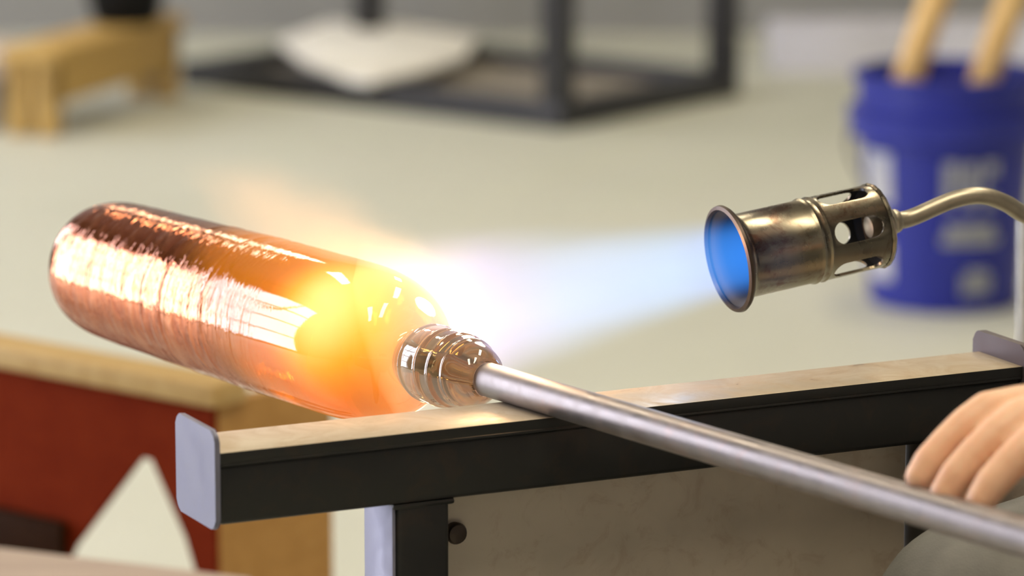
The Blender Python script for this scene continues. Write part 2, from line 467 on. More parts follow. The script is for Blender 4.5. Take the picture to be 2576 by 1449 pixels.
# ------------------------------------------------------------------ blowpipe and bottle
TIP = Vector((-0.0161, 2.2353, 0.7545)); AX = Vector((-0.588, 0.809, 0)).normalized()
PM = Matrix.Translation(TIP) @ frame(AX).to_4x4()      # X away from the camera along the bottle, 0 at the pipe tip
pipe = empty('blowpipe', TIP); tag(pipe, 'long satin steel blowpipe resting across the bench rail', 'blowpipe')
lathe('tube', [(0.0, 0.004), (0.0, 0.0088), (0.0015, 0.0095), (-0.9, 0.0095)][0:2] + [(-0.0015, 0.0095), (-0.015, 0.0096), (-0.03, 0.0095), (-0.98, 0.0095), (-0.98, 0.004), (0, 0.004)], M['pipe'], pipe, PM, 48)
lathe('mouthpiece', [(-0.98, 0.004), (-0.98, 0.0085), (-1.03, 0.0065), (-1.035, 0.006), (-1.035, 0.003)], M['chrome'], pipe, PM, 32)

bottle = empty('glass_bottle', TIP + AX * 0.25); tag(bottle, 'copper and amber glass bottle glowing on the end of the blowpipe', 'bottle')
def prof_outer():
    pts = []
    for x, r in ((0.060, 0.0165), (0.0635, 0.0162), (0.0665, 0.0185), (0.069, 0.0235), (0.0725, 0.0290), (0.078, 0.0345), (0.086, 0.0393), (0.097, 0.0430), (0.112, 0.0453), (0.132, 0.0463),
                 (0.16, 0.0464), (0.20, 0.0463), (0.25, 0.0458), (0.30, 0.0452), (0.35, 0.0446), (0.385, 0.0440), (0.402, 0.0428), (0.414, 0.0400), (0.422, 0.0350), (0.426, 0.028), (0.4265, 0.018), (0.424, 0.0)):
        pts.append((x, r))
    return pts
def dense(pts, n=6):
    return [(p.x, max(0, p.y)) for p in catmull([(a, b, 0) for a, b in pts], n)]
po = dense(prof_outer(), 6)
def body_wob(x, a):
    f = max(0.0, min(1.0, (x - 0.19) / 0.04)) * max(0.0, min(1.0, (0.42 - x) / 0.03))
    s = 0.0
    for x0, k, wd, am in ((0.205, 0.004, 0.0016, 0.010), (0.222, 0.005, 0.0016, 0.012), (0.236, 0.006, 0.0015, 0.008), (0.272, 0.004, 0.0018, 0.010), (0.315, 0.005, 0.0016, 0.008), (0.365, 0.003, 0.002, 0.008)):
        d = (x - (x0 + k * math.sin(a + 0.6))) / wd
        s += (0.9 if x0 < 0.28 else 0.35) * am * math.exp(-d * d)
    return f * (s + 0.0012 * math.sin(3 * a + x * 60) + 0.0014 * math.sin(2 * a - x * 130))
xs = [q[0] for q in po]
fineprof = []
for (a, b) in zip(po, po[1:]):
    n = max(1, int(abs(b[0] - a[0]) / 0.0012))
    for k in range(n): fineprof.append((a[0] + (b[0] - a[0]) * k / n, a[1] + (b[1] - a[1]) * k / n))
fineprof.append(po[-1])
inner = [(max(0.066, min(x - 0.0, 0.4215)), max(0.0, r - 0.0035)) for x, r in po[::-1]]
inner[0] = (0.4205, 0.0)
# hollow body: outer skin and inner skin, each its own shell of one mesh
bm = bmesh.new()
lathe_bm(bm, fineprof, 120, wob=body_wob)
nf = len(bm.faces)
lathe_bm(bm, inner, 72)
bm.verts.ensure_lookup_table()
bmesh.ops.recalc_face_normals(bm, faces=bm.faces[:])
bm.faces.ensure_lookup_table()
me = bpy.data.meshes.new('body'); 
for f in bm.faces[nf:]: pass
bm.to_mesh(me); bm.free()
body = bpy.data.objects.new('body', me); COL.objects.link(body); me.materials.append(M['bottle'])
for p in me.polygons: p.use_smooth = True
body.parent = bottle; body.matrix_parent_inverse = parent_mat(bottle).inverted(); body.matrix_world = PM
body.matrix_basis = PM
body['label'] = 'copper lustre body fading to hot amber glass at the shoulder'
# collar of smoky glass between bottle and pipe
cp = dense([(-0.004, 0.0098), (-0.002, 0.0126), (0.002, 0.0155), (0.008, 0.0178), (0.016, 0.0196), (0.025, 0.0209), (0.036, 0.0219), (0.047, 0.0219), (0.055, 0.0208), (0.060, 0.0190), (0.063, 0.0172), (0.066, 0.0160)], 6)
def col_wob(x, a):
    s = 0
    for x0, k, am in ((0.012, 0.0, 0.05), (0.022, 0.001, 0.06), (0.033, 0.001, 0.05), (0.05, 0.001, 0.05)):
        d = (x - (x0 + 0.002 * math.sin(a + k * 900))) / 0.0016; s += am * math.exp(-d * d)
    return s + 0.012 * math.sin(3 * a + 140 * x)
cfine = []
for (a, b) in zip(cp, cp[1:]):
    n = max(1, int(abs(b[0] - a[0]) / 0.0007))
    for k in range(n): cfine.append((a[0] + (b[0] - a[0]) * k / n, a[1] + (b[1] - a[1]) * k / n))
cfine += [cp[-1], (0.066, 0.004), (0.0002, 0.004), (0.0002, 0.0096), (-0.004, 0.0096)]
bm = bmesh.new(); lathe_bm(bm, cfine, 80, wob=lambda x, a: col_wob(x, a)); 
co = link('collar', bm_mesh('collar', bm), M['collar'], bottle); co.matrix_basis = PM
co['label'] = 'smoky clear glass collar with rings around the pipe tip'

# ------------------------------------------------------------------ torch
MOUTH = Vector((0.1246, 2.33, 0.804)); TA = Vector((-0.916, -0.375, -0.138)).normalized()   # out of the mouth
TM = Matrix.Translation(MOUTH) @ frame(-TA).to_4x4()      # X from mouth towards the handle
torch = empty('gas_torch', MOUTH - TA * 0.08); tag(torch, 'heat-tinted steel gas torch head with oval air slots', 'torch')
RB = 0.0246
bprof = [(0.0, 0.0302), (0.0010, 0.0306), (0.0022, 0.0296), (0.0036, 0.0274), (0.0054, 0.0257), (0.0085, RB), (0.048, RB), (0.0490, RB + 0.0005), (0.0500, RB + 0.0009), (0.051, RB + 0.0005), (0.0520, RB), (0.0540, RB), (0.0552, RB + 0.0008), (0.0566, RB + 0.0002),
         (0.0930, RB), (0.0965, RB - 0.001), (0.0985, RB - 0.0035), (0.0990, 0.0175), (0.0990, 0.006),
         (0.0978, 0.006), (0.0978, 0.0175), (0.0970, RB - 0.0040), (0.0930, RB - 0.0015), (0.0085, RB - 0.0015), (0.0054, 0.0244), (0.0036, 0.0262), (0.0022, 0.0284), (0.0010, 0.0297)]
bm = bmesh.new(); lathe_bm(bm, bprof, 96, closed=True); barrel_me = bm_mesh('barrel', bm)
barrel = bpy.data.objects.new('barrel', barrel_me); COL.objects.link(barrel)
# cut the six slots with three long stadium prisms
bm = bmesh.new()
for k in range(3):
    a = math.radians(90 - 15 + 60 * k)
    Rm = Matrix.Rotation(a, 4, 'X')
    poly = []
    for cx, a0 in ((0.0830, -90), (0.0645, 90)):
        for i in range(11):
            t = math.radians(a0 + 18 * i); poly.append((cx + 0.0066 * math.cos(t), 0.0066 * math.sin(t)))
    va = [bm.verts.new(Rm @ Vector((x, y, -0.05))) for x, y in poly]; vb = [bm.verts.new(Rm @ Vector((x, y, 0.05))) for x, y in poly]
    bm.faces.new(va[::-1]); bm.faces.new(vb)
    for i in range(len(poly)): bm.faces.new((va[i], va[(i + 1) % len(poly)], vb[(i + 1) % len(poly)], vb[i]))
cut_me = bm_mesh('cut', bm); cut = bpy.data.objects.new('cut', cut_me); COL.objects.link(cut)
md = barrel.modifiers.new('slots', 'BOOLEAN'); md.object = cut; md.operation = 'DIFFERENCE'; md.solver = 'EXACT'; md.use_self = True
dg = bpy.context.evaluated_depsgraph_get()
new_me = bpy.data.meshes.new_from_object(barrel.evaluated_get(dg))
bpy.data.objects.remove(barrel); bpy.data.objects.remove(cut); bpy.data.meshes.remove(cut_me)
new_me.transform(TM)
barrel = shade(link('barrel', new_me, M['torch'], torch), 30)
new_me.materials.append(M['bore_black'])
for p in new_me.polygons:      # faces of the bore are near black
    c = p.center - MOUTH; ax_ = -TA; rad = c - ax_ * c.dot(ax_)
    if rad.length > 1e-4 and p.normal.dot(rad.normalized()) < -0.3 and c.dot(ax_) > 0.0012: p.material_index = 1; barrel['label'] = 'flared steel barrel with oval slots'
lathe('rim', [(-0.0012, 0.0292), (-0.0004, 0.0312), (0.0012, 0.0316), (0.0026, 0.0306), (0.0022, 0.0292), (0.0008, 0.0284)], M['torch_dark'], torch, TM, 72, closed=True)
lathe('crimp_ring', [(0.0940, RB + 0.0001), (0.0952, RB + 0.0008), (0.0966, RB + 0.0002), (0.0975, RB - 0.0012), (0.0960, RB - 0.0010)], M['torch'], torch, TM, 72, closed=True, wob=lambda x, a: 0.008 * math.sin(23 * a))
bn = [(0.090, 0.0), (0.090, 0.003), (0.091, 0.0062), (0.098, 0.0062), (0.0995, 0.0066), (0.0995, 0.0085), (0.104, 0.0088), (0.1065, 0.0082), (0.1075, 0.0070), (0.1095, 0.0070), (0.111, 0.0062), (0.111, 0)]
lathe('burner_nut', bn, M['brass'], torch, TM, 32)
g0 = TM @ Vector((0.108, 0, 0))
tube('gas_tube', [g0, g0 + (-TA) * 0.012, (0.259, 2.380, 0.830), (0.276, 2.383, 0.832), (0.2906, 2.386, 0.827), (0.3016, 2.388, 0.820), (0.335, 2.394, 0.802), (0.37, 2.40, 0.79), (0.42, 2.42, 0.785)], 0.0051, M['brass'], torch)
tube('handle', [(0.37, 2.40, 0.79), (0.40, 2.412, 0.786), (0.46, 2.436, 0.780), (0.50, 2.452, 0.776)], 0.013, M['black_plastic'], torch)
tube('hose', [(0.50, 2.452, 0.776), (0.60, 2.50, 0.70), (0.66, 2.60, 0.35), (0.72, 2.75, 0.05), (0.95, 3.1, 0.012), (1.6, 3.3, 0.012)], 0.008, M['black_plastic'], torch)

# ------------------------------------------------------------------ flame
flame = empty('torch_flame', MOUTH); tag(flame, 'blue gas flame blowing from the torch onto the bottle with yellow flare', 'flame')
def volume_mat(name, build):
    m = NT(name)
    tc = m.t.nodes.new('ShaderNodeTexCoord'); sep = m.t.nodes.new('ShaderNodeSeparateXYZ'); m.l(tc.outputs['Object'], sep.inputs[0])
    col, st = build(m, sep.outputs[0], sep.outputs[1], sep.outputs[2], tc.outputs['Object'])
    e = m.t.nodes.new('ShaderNodeEmission'); m.val(col, e.inputs[0]); m.val(st, e.inputs[1])
    m.l(e.outputs[0], m.out.inputs['Volume'])
    m.m.cycles.volume_step_rate = 1.0
    return m.m

FT = (TIP + AX * 0.075 + Vector((0.0, 0.0, 0.018)))       # where the jet strikes
FD = (FT - MOUTH); FL = FD.length; FD.normalize()
FMt = Matrix.Translation(MOUTH - FD * 0.0) @ frame(FD).to_4x4()
def jet_build(m, x, y, z, vec):
    r = m.math('SQRT', m.math('ADD', m.math('MULTIPLY', y, y), m.math('MULTIPLY', z, z)))
    R = m.math('MULTIPLY_ADD', m.math('MAXIMUM', x, 0.0), 0.16, 0.0262)
    n = m.noise(m.coord((9, 40, 40)), 1.0, 2)
    q = m.math('ADD', m.math('DIVIDE', r, R), m.math('MULTIPLY', m.math('SUBTRACT', n, 0.5), m.smooth(x, 0.0, 0.15, 0.1, 0.5)))
    f = m.smooth(q, 0.50, 1.0, 1.0, 0.0)
    along = m.math('ADD', m.smooth(x, -0.01, 0.02, 0.85, 0.68), m.smooth(x, FL - 0.07, FL - 0.01, 0.0, 0.35))
    fade = m.smooth(x, -0.045, -0.01, 0.0, 1.0)
    col = m.ramp(m.math('DIVIDE', m.math('ADD', x, 0.04), FL + 0.06), [(0.0, (0.03, 0.24, 1.0)), (0.17, (0.05, 0.30, 1.0)), (0.30, (0.20, 0.46, 0.95)), (0.55, (0.34, 0.50, 0.92)), (0.72, (0.62, 0.52, 0.95)), (0.88, (1.0, 0.72, 0.66)), (1.0, (1.0, 0.62, 0.30))])
    return col, m.math('MULTIPLY', m.math('MULTIPLY', f, m.math('MULTIPLY', along, fade)), m.math('DIVIDE', 0.0262 * 21.0 * FLAME, R))
jm = volume_mat('blue_gas_flame', jet_build)
jet = lathe('jet', [(-0.045, 0.0), (-0.045, 0.0225), (0.0, 0.0275), (FL * 0.5, 0.0275 + 0.16 * FL * 0.5 + 0.004), (FL + 0.01, 0.034 + 0.16 * FL), (FL + 0.025, 0.03), (FL + 0.03, 0.0)], jm, flame, None, 40)
jet.matrix_basis = FMt; jet['label'] = 'pale blue jet of burning gas'

# flare: sheath of sodium-yellow fire washing over shoulder and body, leaning up and away
FC = TIP + AX * 0.135
FF = Matrix.Translation(FC) @ frame(AX).to_4x4()
def flare_build(m, x, y, z, vec):
    # distance from the glass skin; y is sideways (towards camera-left negative / torch side positive), z up
    r = m.math('SQRT', m.math('ADD', m.math('MULTIPLY', y, y), m.math('MULTIPLY', z, z)))
    prof = m.math('ADD', 0.020, m.smooth(x, -0.075, -0.02, 0.0, 0.026))
    d = m.math('SUBTRACT', r, prof)
    n = m.noise(m.coord((26, 34, 34)), 1.0, 3, 0.55, 0.6)
    thick = m.math('MULTIPLY_ADD', n, 0.030, 0.004)
    sheath = m.smooth(m.math('DIVIDE', d, thick), 0.1, 1.4, 1.0, 0.0)
    ax = m.math('MULTIPLY', m.smooth(x, -0.085, -0.045, 0.0, 1.0), m.smooth(m.math('ADD', x, m.math('MULTIPLY', n, 0.06)), 0.0, 0.13, 1.0, 0.0))
    col = m.ramp(m.smooth(x, -0.07, 0.06), [(0.0, (1.0, 0.82, 0.68)), (0.35, (1.0, 0.62, 0.30)), (0.65, (1.0, 0.46, 0.12)), (1.0, (1.0, 0.34, 0.06))])
    return col, m.math('MULTIPLY', m.math('MULTIPLY', sheath, m.math('MULTIPLY', ax, m.math('MAXIMUM', m.smooth(z, -0.02, 0.035, 0.04, 1.0), m.smooth(x, -0.05, -0.066, 0.0, 0.9)))), 6.5 * FLAME)
fm = volume_mat('yellow_flare', flare_build)
flare = lathe('flare', [(-0.088, 0.0), (-0.088, 0.03), (-0.05, 0.062), (0.0, 0.082), (0.08, 0.084), (0.14, 0.07), (0.17, 0.05), (0.17, 0.0)], fm, flame, None, 40)
flare.matrix_basis = FF; flare['label'] = 'bright yellow-orange flare around the shoulder'
# plume: faint orange tongue drifting up behind the bottle
PC = TIP + AX * 0.19 + Vector((0.008, 0.03, 0.048))
PMx = Matrix.Translation(PC) @ frame(Vector((-0.80, 0.45, 0.33))).to_4x4()
def plume_build(m, x, y, z, vec):
    n = m.noise(m.coord((14, 22, 22)), 1.0, 3, 0.55, 0.5)
    e = m.math('SQRT', m.math('ADD', m.math('POWER', m.math('DIVIDE', x, 0.11), 2.0), m.math('ADD', m.math('POWER', m.math('DIVIDE', y, 0.045), 2.0), m.math('POWER', m.math('DIVIDE', z, 0.040), 2.0))))
    f = m.smooth(m.math('ADD', e, m.math('MULTIPLY', m.math('SUBTRACT', n, 0.5), 0.9)), 0.1, 0.95, 1.0, 0.0)
    col = m.ramp(m.smooth(x, -0.1, 0.08), [(0.0, (1.0, 0.55, 0.25)), (1.0, (1.0, 0.42, 0.12))])
    return col, m.math('MULTIPLY', f, 7.0 * FLAME)
pm = volume_mat('orange_plume', plume_build)
plume = lathe('plume', dense([(-0.12, 0.0), (-0.09, 0.04), (-0.03, 0.054), (0.04, 0.054), (0.09, 0.04), (0.12, 0.0)], 4), pm, flame, None, 32)
plume.matrix_basis = PMx; plume['label'] = 'faint orange tongue of fire above the bottle'

def point(name, loc, col, power, rad, parent):
    d = bpy.data.lights.new(name, 'POINT'); d.color = col; d.energy = power; d.shadow_soft_size = rad
    o = bpy.data.objects.new(name, d); COL.objects.link(o); o.location = loc
    o.parent = parent; o.matrix_parent_inverse = parent_mat(parent).inverted()
    return o
point('flame_light', FT + Vector((0.05, 0.03, 0.035)), (1.0, 0.62, 0.32), 0.7 * FLAME, 0.02, flame)
point('flame_light', TIP + AX * 0.13 + Vector((0.03, 0.04, -0.055)), (1.0, 0.58, 0.22), 0.2 * FLAME, 0.015, flame)
point('flame_light', MOUTH + TA * 0.03, (0.3, 0.55, 1.0), 0.04 * FLAME, 0.012, flame)

# ------------------------------------------------------------------ person (implicit surface -> one continuous mesh)
def sdf_mesh(prims, h, k):
    """prims: (p0, r0, p1, r1) round cones, smooth union; returns verts, quads by surface nets"""
    A = np.array([[*p[0], p[1], *p[2], p[3]] for p in prims], dtype=np.float64)
    rm = np.maximum(A[:, 3], A[:, 7])[:, None]
    lo = np.minimum(A[:, 0:3] - rm, A[:, 4:7] - rm).min(0) - 3 * h - k
    hi = np.maximum(A[:, 0:3] + rm, A[:, 4:7] + rm).max(0) + 3 * h + k
    n = np.ceil((hi - lo) / h).astype(int) + 1
    F = np.full(n, 0.5, dtype=np.float32)
    groups = {}
    for q_, (p, a) in enumerate(zip(prims, A)): groups.setdefault(p[4] if len(p) > 4 else ('x', q_), []).append(a)
    for G in groups.values():
        G = np.array(G); m = max(G[:, 3].max(), G[:, 7].max()) + 2.5 * k + 3 * h
        pl = np.minimum(G[:, 0:3].min(0), G[:, 4:7].min(0)); ph = np.maximum(G[:, 0:3].max(0), G[:, 4:7].max(0))
        i0 = np.maximum(0, np.floor((pl - m - lo) / h).astype(int)); i1 = np.minimum(n, np.ceil((ph + m - lo) / h).astype(int) + 1)
        gx, gy, gz = [(lo[d] + h * np.arange(i0[d], i1[d])).astype(np.float32) for d in range(3)]
        X_ = np.stack(np.meshgrid(gx, gy, gz, indexing='ij'), -1)
        q = None
        for a in G:
            p0, r0, p1, r1 = a[0:3].astype(np.float32), a[3], a[4:7], a[7]
            d = (p1 - p0).astype(np.float32); L2 = max(float(d @ d), 1e-12); Xg = X_ - p0
            t = np.clip((Xg @ d) / L2, 0, 1)
            qq = np.linalg.norm(Xg - t[..., None] * d, axis=-1) - (r0 + (r1 - r0) * t)
            q = qq if q is None else np.minimum(q, qq)
        sl = tuple(slice(i0[d_], i1[d_]) for d_ in range(3))
        f = F[sl]; hh = np.clip(0.5 + 0.5 * (f - q) / k, 0, 1)
        F[sl] = f * (1 - hh) + q * hh - k * hh * (1 - hh)
    S = F < 0
    nx, ny, nz = n
    c = [S[dx:nx - 1 + dx, dy:ny - 1 + dy, dz:nz - 1 + dz] for dx in (0, 1) for dy in (0, 1) for dz in (0, 1)]
    cnt = sum(x.astype(np.int8) for x in c); act = (cnt > 0) & (cnt < 8)
    idx = -np.ones(act.shape, dtype=np.int64); cells = np.argwhere(act); idx[act] = np.arange(len(cells))
    acc = np.zeros((len(cells), 3)); num = np.zeros(len(cells))
    corner = [(dx, dy, dz) for dx in (0, 1) for dy in (0, 1) for dz in (0, 1)]
    for i, a_ in enumerate(corner):
        for b_ in corner[i + 1:]:
            if sum(abs(p - q) for p, q in zip(a_, b_)) != 1: continue
            fa = F[tuple((cells + a_).T)]; fb = F[tuple((cells + b_).T)]
            cr = (fa < 0) != (fb < 0)
            t = np.where(cr, fa / np.where(cr, fa - fb, 1), 0)
            pt = np.array(a_) + t[:, None] * (np.array(b_) - np.array(a_))
            acc[cr] += pt[cr]; num[cr] += 1
    verts = lo + h * (cells + acc / num[:, None])
    quads = []
    for ax in range(3):
        o = [0, 0, 0]; o[ax] = 1
        s0 = S[:nx - o[0], :ny - o[1], :nz - o[2]]; s1 = S[o[0]:, o[1]:, o[2]:]
        e = np.argwhere(s0 != s1)
        b1, b2 = [(1, 2), (2, 0), (0, 1)][ax]
        ok = (e[:, b1] > 0) & (e[:, b2] > 0); e = e[ok]
        def at(d1, d2):
            q = e.copy(); q[:, b1] -= d1; q[:, b2] -= d2; return idx[tuple(q.T)]
        qd = np.stack([at(1, 1), at(0, 1), at(0, 0), at(1, 0)], 1)
        flip = ~s0[tuple(e.T)]; qd[flip] = qd[flip][:, ::-1]
        quads.append(qd)
    quads = np.concatenate(quads)
    # two light smoothing passes
    for _ in range(2):
        s = np.zeros_like(verts); cn = np.zeros(len(verts))
        for a_, b_ in ((0, 1), (1, 2), (2, 3), (3, 0)):
            np.add.at(s, quads[:, a_], verts[quads[:, b_]]); np.add.at(cn, quads[:, a_], 1)
            np.add.at(s, quads[:, b_], verts[quads[:, a_]]); np.add.at(cn, quads[:, b_], 1)
        verts = verts * 0.5 + 0.5 * s / cn[:, None]
    return verts, quads

def join_meshes(name, parts):
    vs_, fs, off = [], [], 0
    for v_, f in parts:
        vs_ += [tuple(p) for p in v_]; fs += [tuple(int(i) + off for i in q) for q in f]; off += len(v_)
    me = bpy.data.meshes.new(name); me.from_pydata(vs_, [], fs); me.update(); return me

CHN = [0]
def chain(pts):
    CHN[0] += 1      # one chain is one limb: no swelling where its pieces meet
    return [(np.array(a[0]), a[1], np.array(b[0]), b[1], CHN[0]) for a, b in zip(pts, pts[1:])]

person = empty('person', B(0.72, 0.2, 0)); tag(person, 'seated glassblower with grey trousers rolling the blowpipe with bare fingers', 'person')
# left hand over the pipe. finger tips touch the pipe, knuckles rise towards +u
def hand_left():
    pr = []
    pd = np.array([0.588, -0.809, 0.0])
    base = np.array([0.1985, 1.9515, 0.7665])
    ud = np.array([0.899, 0.438, 0.0])
    mcps = []
    for i, (off, le, lift, rr) in enumerate(((0.0, 1.0, 0.0, 1.0), (0.0205, 1.10, -0.0035, 1.08), (0.041, 1.02, -0.003, 1.04), (0.060, 0.84, -0.004, 0.86))):
        tip = base + pd * off + np.array([0, 0, lift]) + ud * (0.0, -0.001, 0.003, 0.022)[i]
        dip = tip + le * np.array([0.0145, 0.0065, 0.0165])
        pip = tip + le * np.array([0.0345, 0.0160, 0.0300])
        mcp = base + pd * (off * 0.95 + 0.002) + ud * (0.080 + (0, 0.004, 0.002, -0.004)[i]) + np.array([0, 0, 0.030 + (0, 0.004, 0.002, -0.004)[i]])
        mcps.append(mcp)
        pr += chain([(tip, 0.0072 * rr), (tip + (dip - tip) * 0.4 + np.array([-.0005, 0, .0006]), 0.0082 * rr), (dip, 0.0084 * rr), ((dip + pip) / 2 + np.array([-.0003, 0, .0008]), 0.0091 * rr), (pip, 0.0095 * rr), ((pip + mcp) / 2 + np.array([0, 0, .001]), 0.0100 * rr), (mcp, 0.0112 * rr)])
    wrist = base + pd * 0.030 + ud * 0.165 + np.array([0, 0, 0.042])
    for i in range(4):
        carp = wrist + (mcps[i] - mcps[1]) * 0.45
        pr += chain([(mcps[i], 0.0115), ((mcps[i] + carp) / 2, 0.0125), (carp, 0.0150)])
    # thumb: leaves the far side of the palm, reaches down behind the pipe
    cm = wrist - pd * 0.022 - ud * 0.025 + np.array([0, 0, -0.012])
    mp = base - pd * 0.020 + ud * 0.075 + np.array([0, 0, 0.002])
    ip = base - pd * 0.014 + ud * 0.042 + np.array([0, 0, -0.010])
    tt = base - pd * 0.006 + ud * 0.018 + np.array([0, 0, -0.014])
    pr += chain([(cm, 0.0145), (mp, 0.0118), (ip, 0.0098), (tt, 0.0080)])
    pr += chain([(mp, 0.011), (mcps[0], 0.010)])
    elb = np.array(B(0.66, 0.43, 0.89))
    pr += chain([(wrist, 0.0215), (wrist * 0.75 + elb * 0.25, 0.026), (wrist * 0.45 + elb * 0.55, 0.034), (elb, 0.040)])
    return pr, wrist, elb
hl, wristL, elbL = hand_left()
def nb(*a): return np.array(B(*a))
# right hand closed round the torch handle
def hand_right():
    pr = []
    c0 = np.array([0.435, 2.426, 0.783]); hd = np.array([0.92, 0.37, -0.09]); hd /= np.linalg.norm(hd)
    up = np.array([0, 0, 1.0]); sd = np.cross(hd, up); sd /= np.linalg.norm(sd); up = np.cross(sd, hd)
    mcps = []
    for i in range(4):
        c = c0 + hd * (-0.028 + 0.019 * i); le = (0.95, 1.02, 0.97, 0.85)[i]; rr = (1, 1.04, 1, 0.88)[i]
        R = 0.0215
        pts = [c + R * (math.cos(t) * up + math.sin(t) * sd) for t in np.radians([35, 85, 135, 190, 240])]
        mcps.append(pts[0] - sd * 0.012 + up * 0.006)
        pr += chain([(mcps[-1], 0.0110 * rr)] + [(p, r_ * rr) for p, r_ in zip(pts, (0.0098, 0.0092, 0.0088, 0.0082, 0.0072))])
    wr = c0 + hd * 0.075 - sd * 0.035 + up * 0.035
    for i in range(4):
        pr += chain([(mcps[i], 0.0115), (wr + (mcps[i] - mcps[1]) * 0.3, 0.016)])
    tb = c0 - sd * 0.026 + up * 0.012 + hd * 0.02
    pr += chain([(wr, 0.015), (tb, 0.0125), (c0 - sd * 0.022 - hd * 0.015 - up * 0.004, 0.0100), (c0 - sd * 0.016 - hd * 0.042 - up * 0.006, 0.0082)])
    elb = nb(0.80, -0.06, 0.90)
    pr += chain([(wr, 0.0215), (wr * 0.7 + elb * 0.3, 0.028), (wr * 0.45 + elb * 0.55, 0.034), (elb, 0.040)])
    return pr, wr, elb
hr, wristR, elbR = hand_right()
shL, shR = nb(0.735, 0.37, 1.13), nb(0.735, 0.03, 1.13)
HD = nb(0.665, 0.20, 1.40)      # head centre
fd = -np.array([U.x, U.y, 0.0]); sdv = np.array([V.x, V.y, 0.0]); upv = np.array([0, 0, 1.0])
body_pr = chain([(nb(.74, .2, .66), .10), (nb(.75, .2, .85), .095), (nb(.75, .2, 1.03), .105), (nb(.735, .2, 1.15), .07), (nb(.715, .2, 1.25), .052), (HD - upv * .05 - fd * .01, .055)])
body_pr += chain([(shL, .05), (elbL, .040)]) + chain([(shR, .05), (elbR, .040)]) + chain([(shL, .055), (nb(.74, .2, 1.10), .09)]) + chain([(shR, .055), (nb(.74, .2, 1.10), .09)])
for s in (1, -1):
    hip = nb(.72, .2 + s * .09, .645); kn = nb(.355, .2 + s * .10, .632) if s > 0 else nb(.402, .2 + s * .085, .628); an = nb(.36, .2 + s * .10, .10)
    body_pr += chain([(hip, .085), ((hip + kn) / 2, .072), (kn, .052), (kn * .55 + an * .45, .050), (an, .034), (an + fd * .13 - upv * .05, .030)])
# head: skull, jaw, nose, brow, lips, ears
hp = [(HD + upv * .035 - fd * .015, .088, HD + upv * .03 + fd * .015, .080), (HD + fd * .03 - upv * .01, .066, HD + fd * .048 - upv * .085, .034), (HD - upv * .02, .07, HD - upv * .08 + fd * .02, .045),
      (HD + fd * .094 + upv * .008, .008, HD + fd * .113 - upv * .028, .012), (HD + fd * .088 + upv * .022 + sdv * .035, .010, HD + fd * .088 + upv * .022 - sdv * .035, .010),
      (HD + fd * .088 - upv * .056 + sdv * .018, .007, HD + fd * .088 - upv * .056 - sdv * .018, .007), (HD + fd * .086 - upv * .066 + sdv * .014, .007, HD + fd * .086 - upv * .066 - sdv * .014, .007)]
for s in (1, -1): hp.append((HD + sdv * s * .082 + upv * .012 - fd * .01, .012, HD + sdv * s * .078 - upv * .025, .009))
skin_parts = [sdf_mesh(hl, 0.0019, 0.0045), sdf_mesh(hr, 0.0034, 0.0045), sdf_mesh(hp + chain([(HD - upv * .05 - fd * .01, .055), (nb(.715, .2, 1.25), .052), (nb(.735, .2, 1.15), .06)]), 0.006, 0.012), sdf_mesh(body_pr, 0.013, 0.03)]
bodyo = link('body', join_meshes('body', skin_parts), M['skin'], person); bodyo['label'] = 'bare skin of hands and face'
# clothes follow the body
def cloth(name, pr, h, k, grow, mat):
    pr = [(p[0], p[1] + grow, p[2], p[3] + grow, *p[4:]) for p in pr]
    v_, f = sdf_mesh(pr, h, k)
    return link(name, join_meshes(name, [(v_, f)]), mat, person)
sh = chain([(nb(.74, .2, .68), .105), (nb(.75, .2, .85), .10), (nb(.75, .2, 1.03), .112), (nb(.735, .2, 1.15), .075)])
for s_, e_, w_ in ((shL, elbL, wristL), (shR, elbR, wristR)):
    sh += chain([(s_, .058), (e_, .047), (e_ * .72 + w_ * .28, .044)]) + chain([(s_, .06), (nb(.74, .2, 1.10), .095)])
cloth('shirt', sh, 0.012, 0.03, 0.006, M['shirt'])
tr = chain([(nb(.74, .2, .655), .108), (nb(.75, .2, .74), .10)])
for s in (1, -1):
    hip = nb(.72, .2 + s * .09, .645); kn = nb(.355, .2 + s * .10, .632) if s > 0 else nb(.402, .2 + s * .085, .628); an = nb(.36, .2 + s * .10, .12)
    tr += chain([(hip, .092), ((hip + kn) / 2, .079), (kn, .060), (kn * .5 + an * .5, .060), (an, .056)])
cloth('trousers', tr, 0.0085, 0.03, 0.004, M['jeans'])
for s in (1, -1):
    an = nb(.36, .2 + s * .10, .07)
    cloth('shoe', chain([(an, .042), (an - upv * .03 + fd * .05, .036), (an - upv * .036 + fd * .15, .032)]), 0.008, 0.02, 0.0, M['shoe'])
cloth('hair', chain([(HD + upv * .052 - fd * .03, .088), (HD + upv * .058 + fd * .012, .077)]) + chain([(HD - fd * .045 + upv * .0, .075), (HD - fd * .04 - upv * .05, .05)]), 0.007, 0.02, 0.004, M['hair'])
for s in (1, -1):
    lathe('eye', dense([(-.011, 0), (-.006, .009), (0, .011), (.006, .009), (.011, 0)], 4), M['eye'], person, Matrix.Translation(Vector(HD + fd * .084 + sdv * s * .031 + upv * .004)) @ frame(fd).to_4x4(), 16)

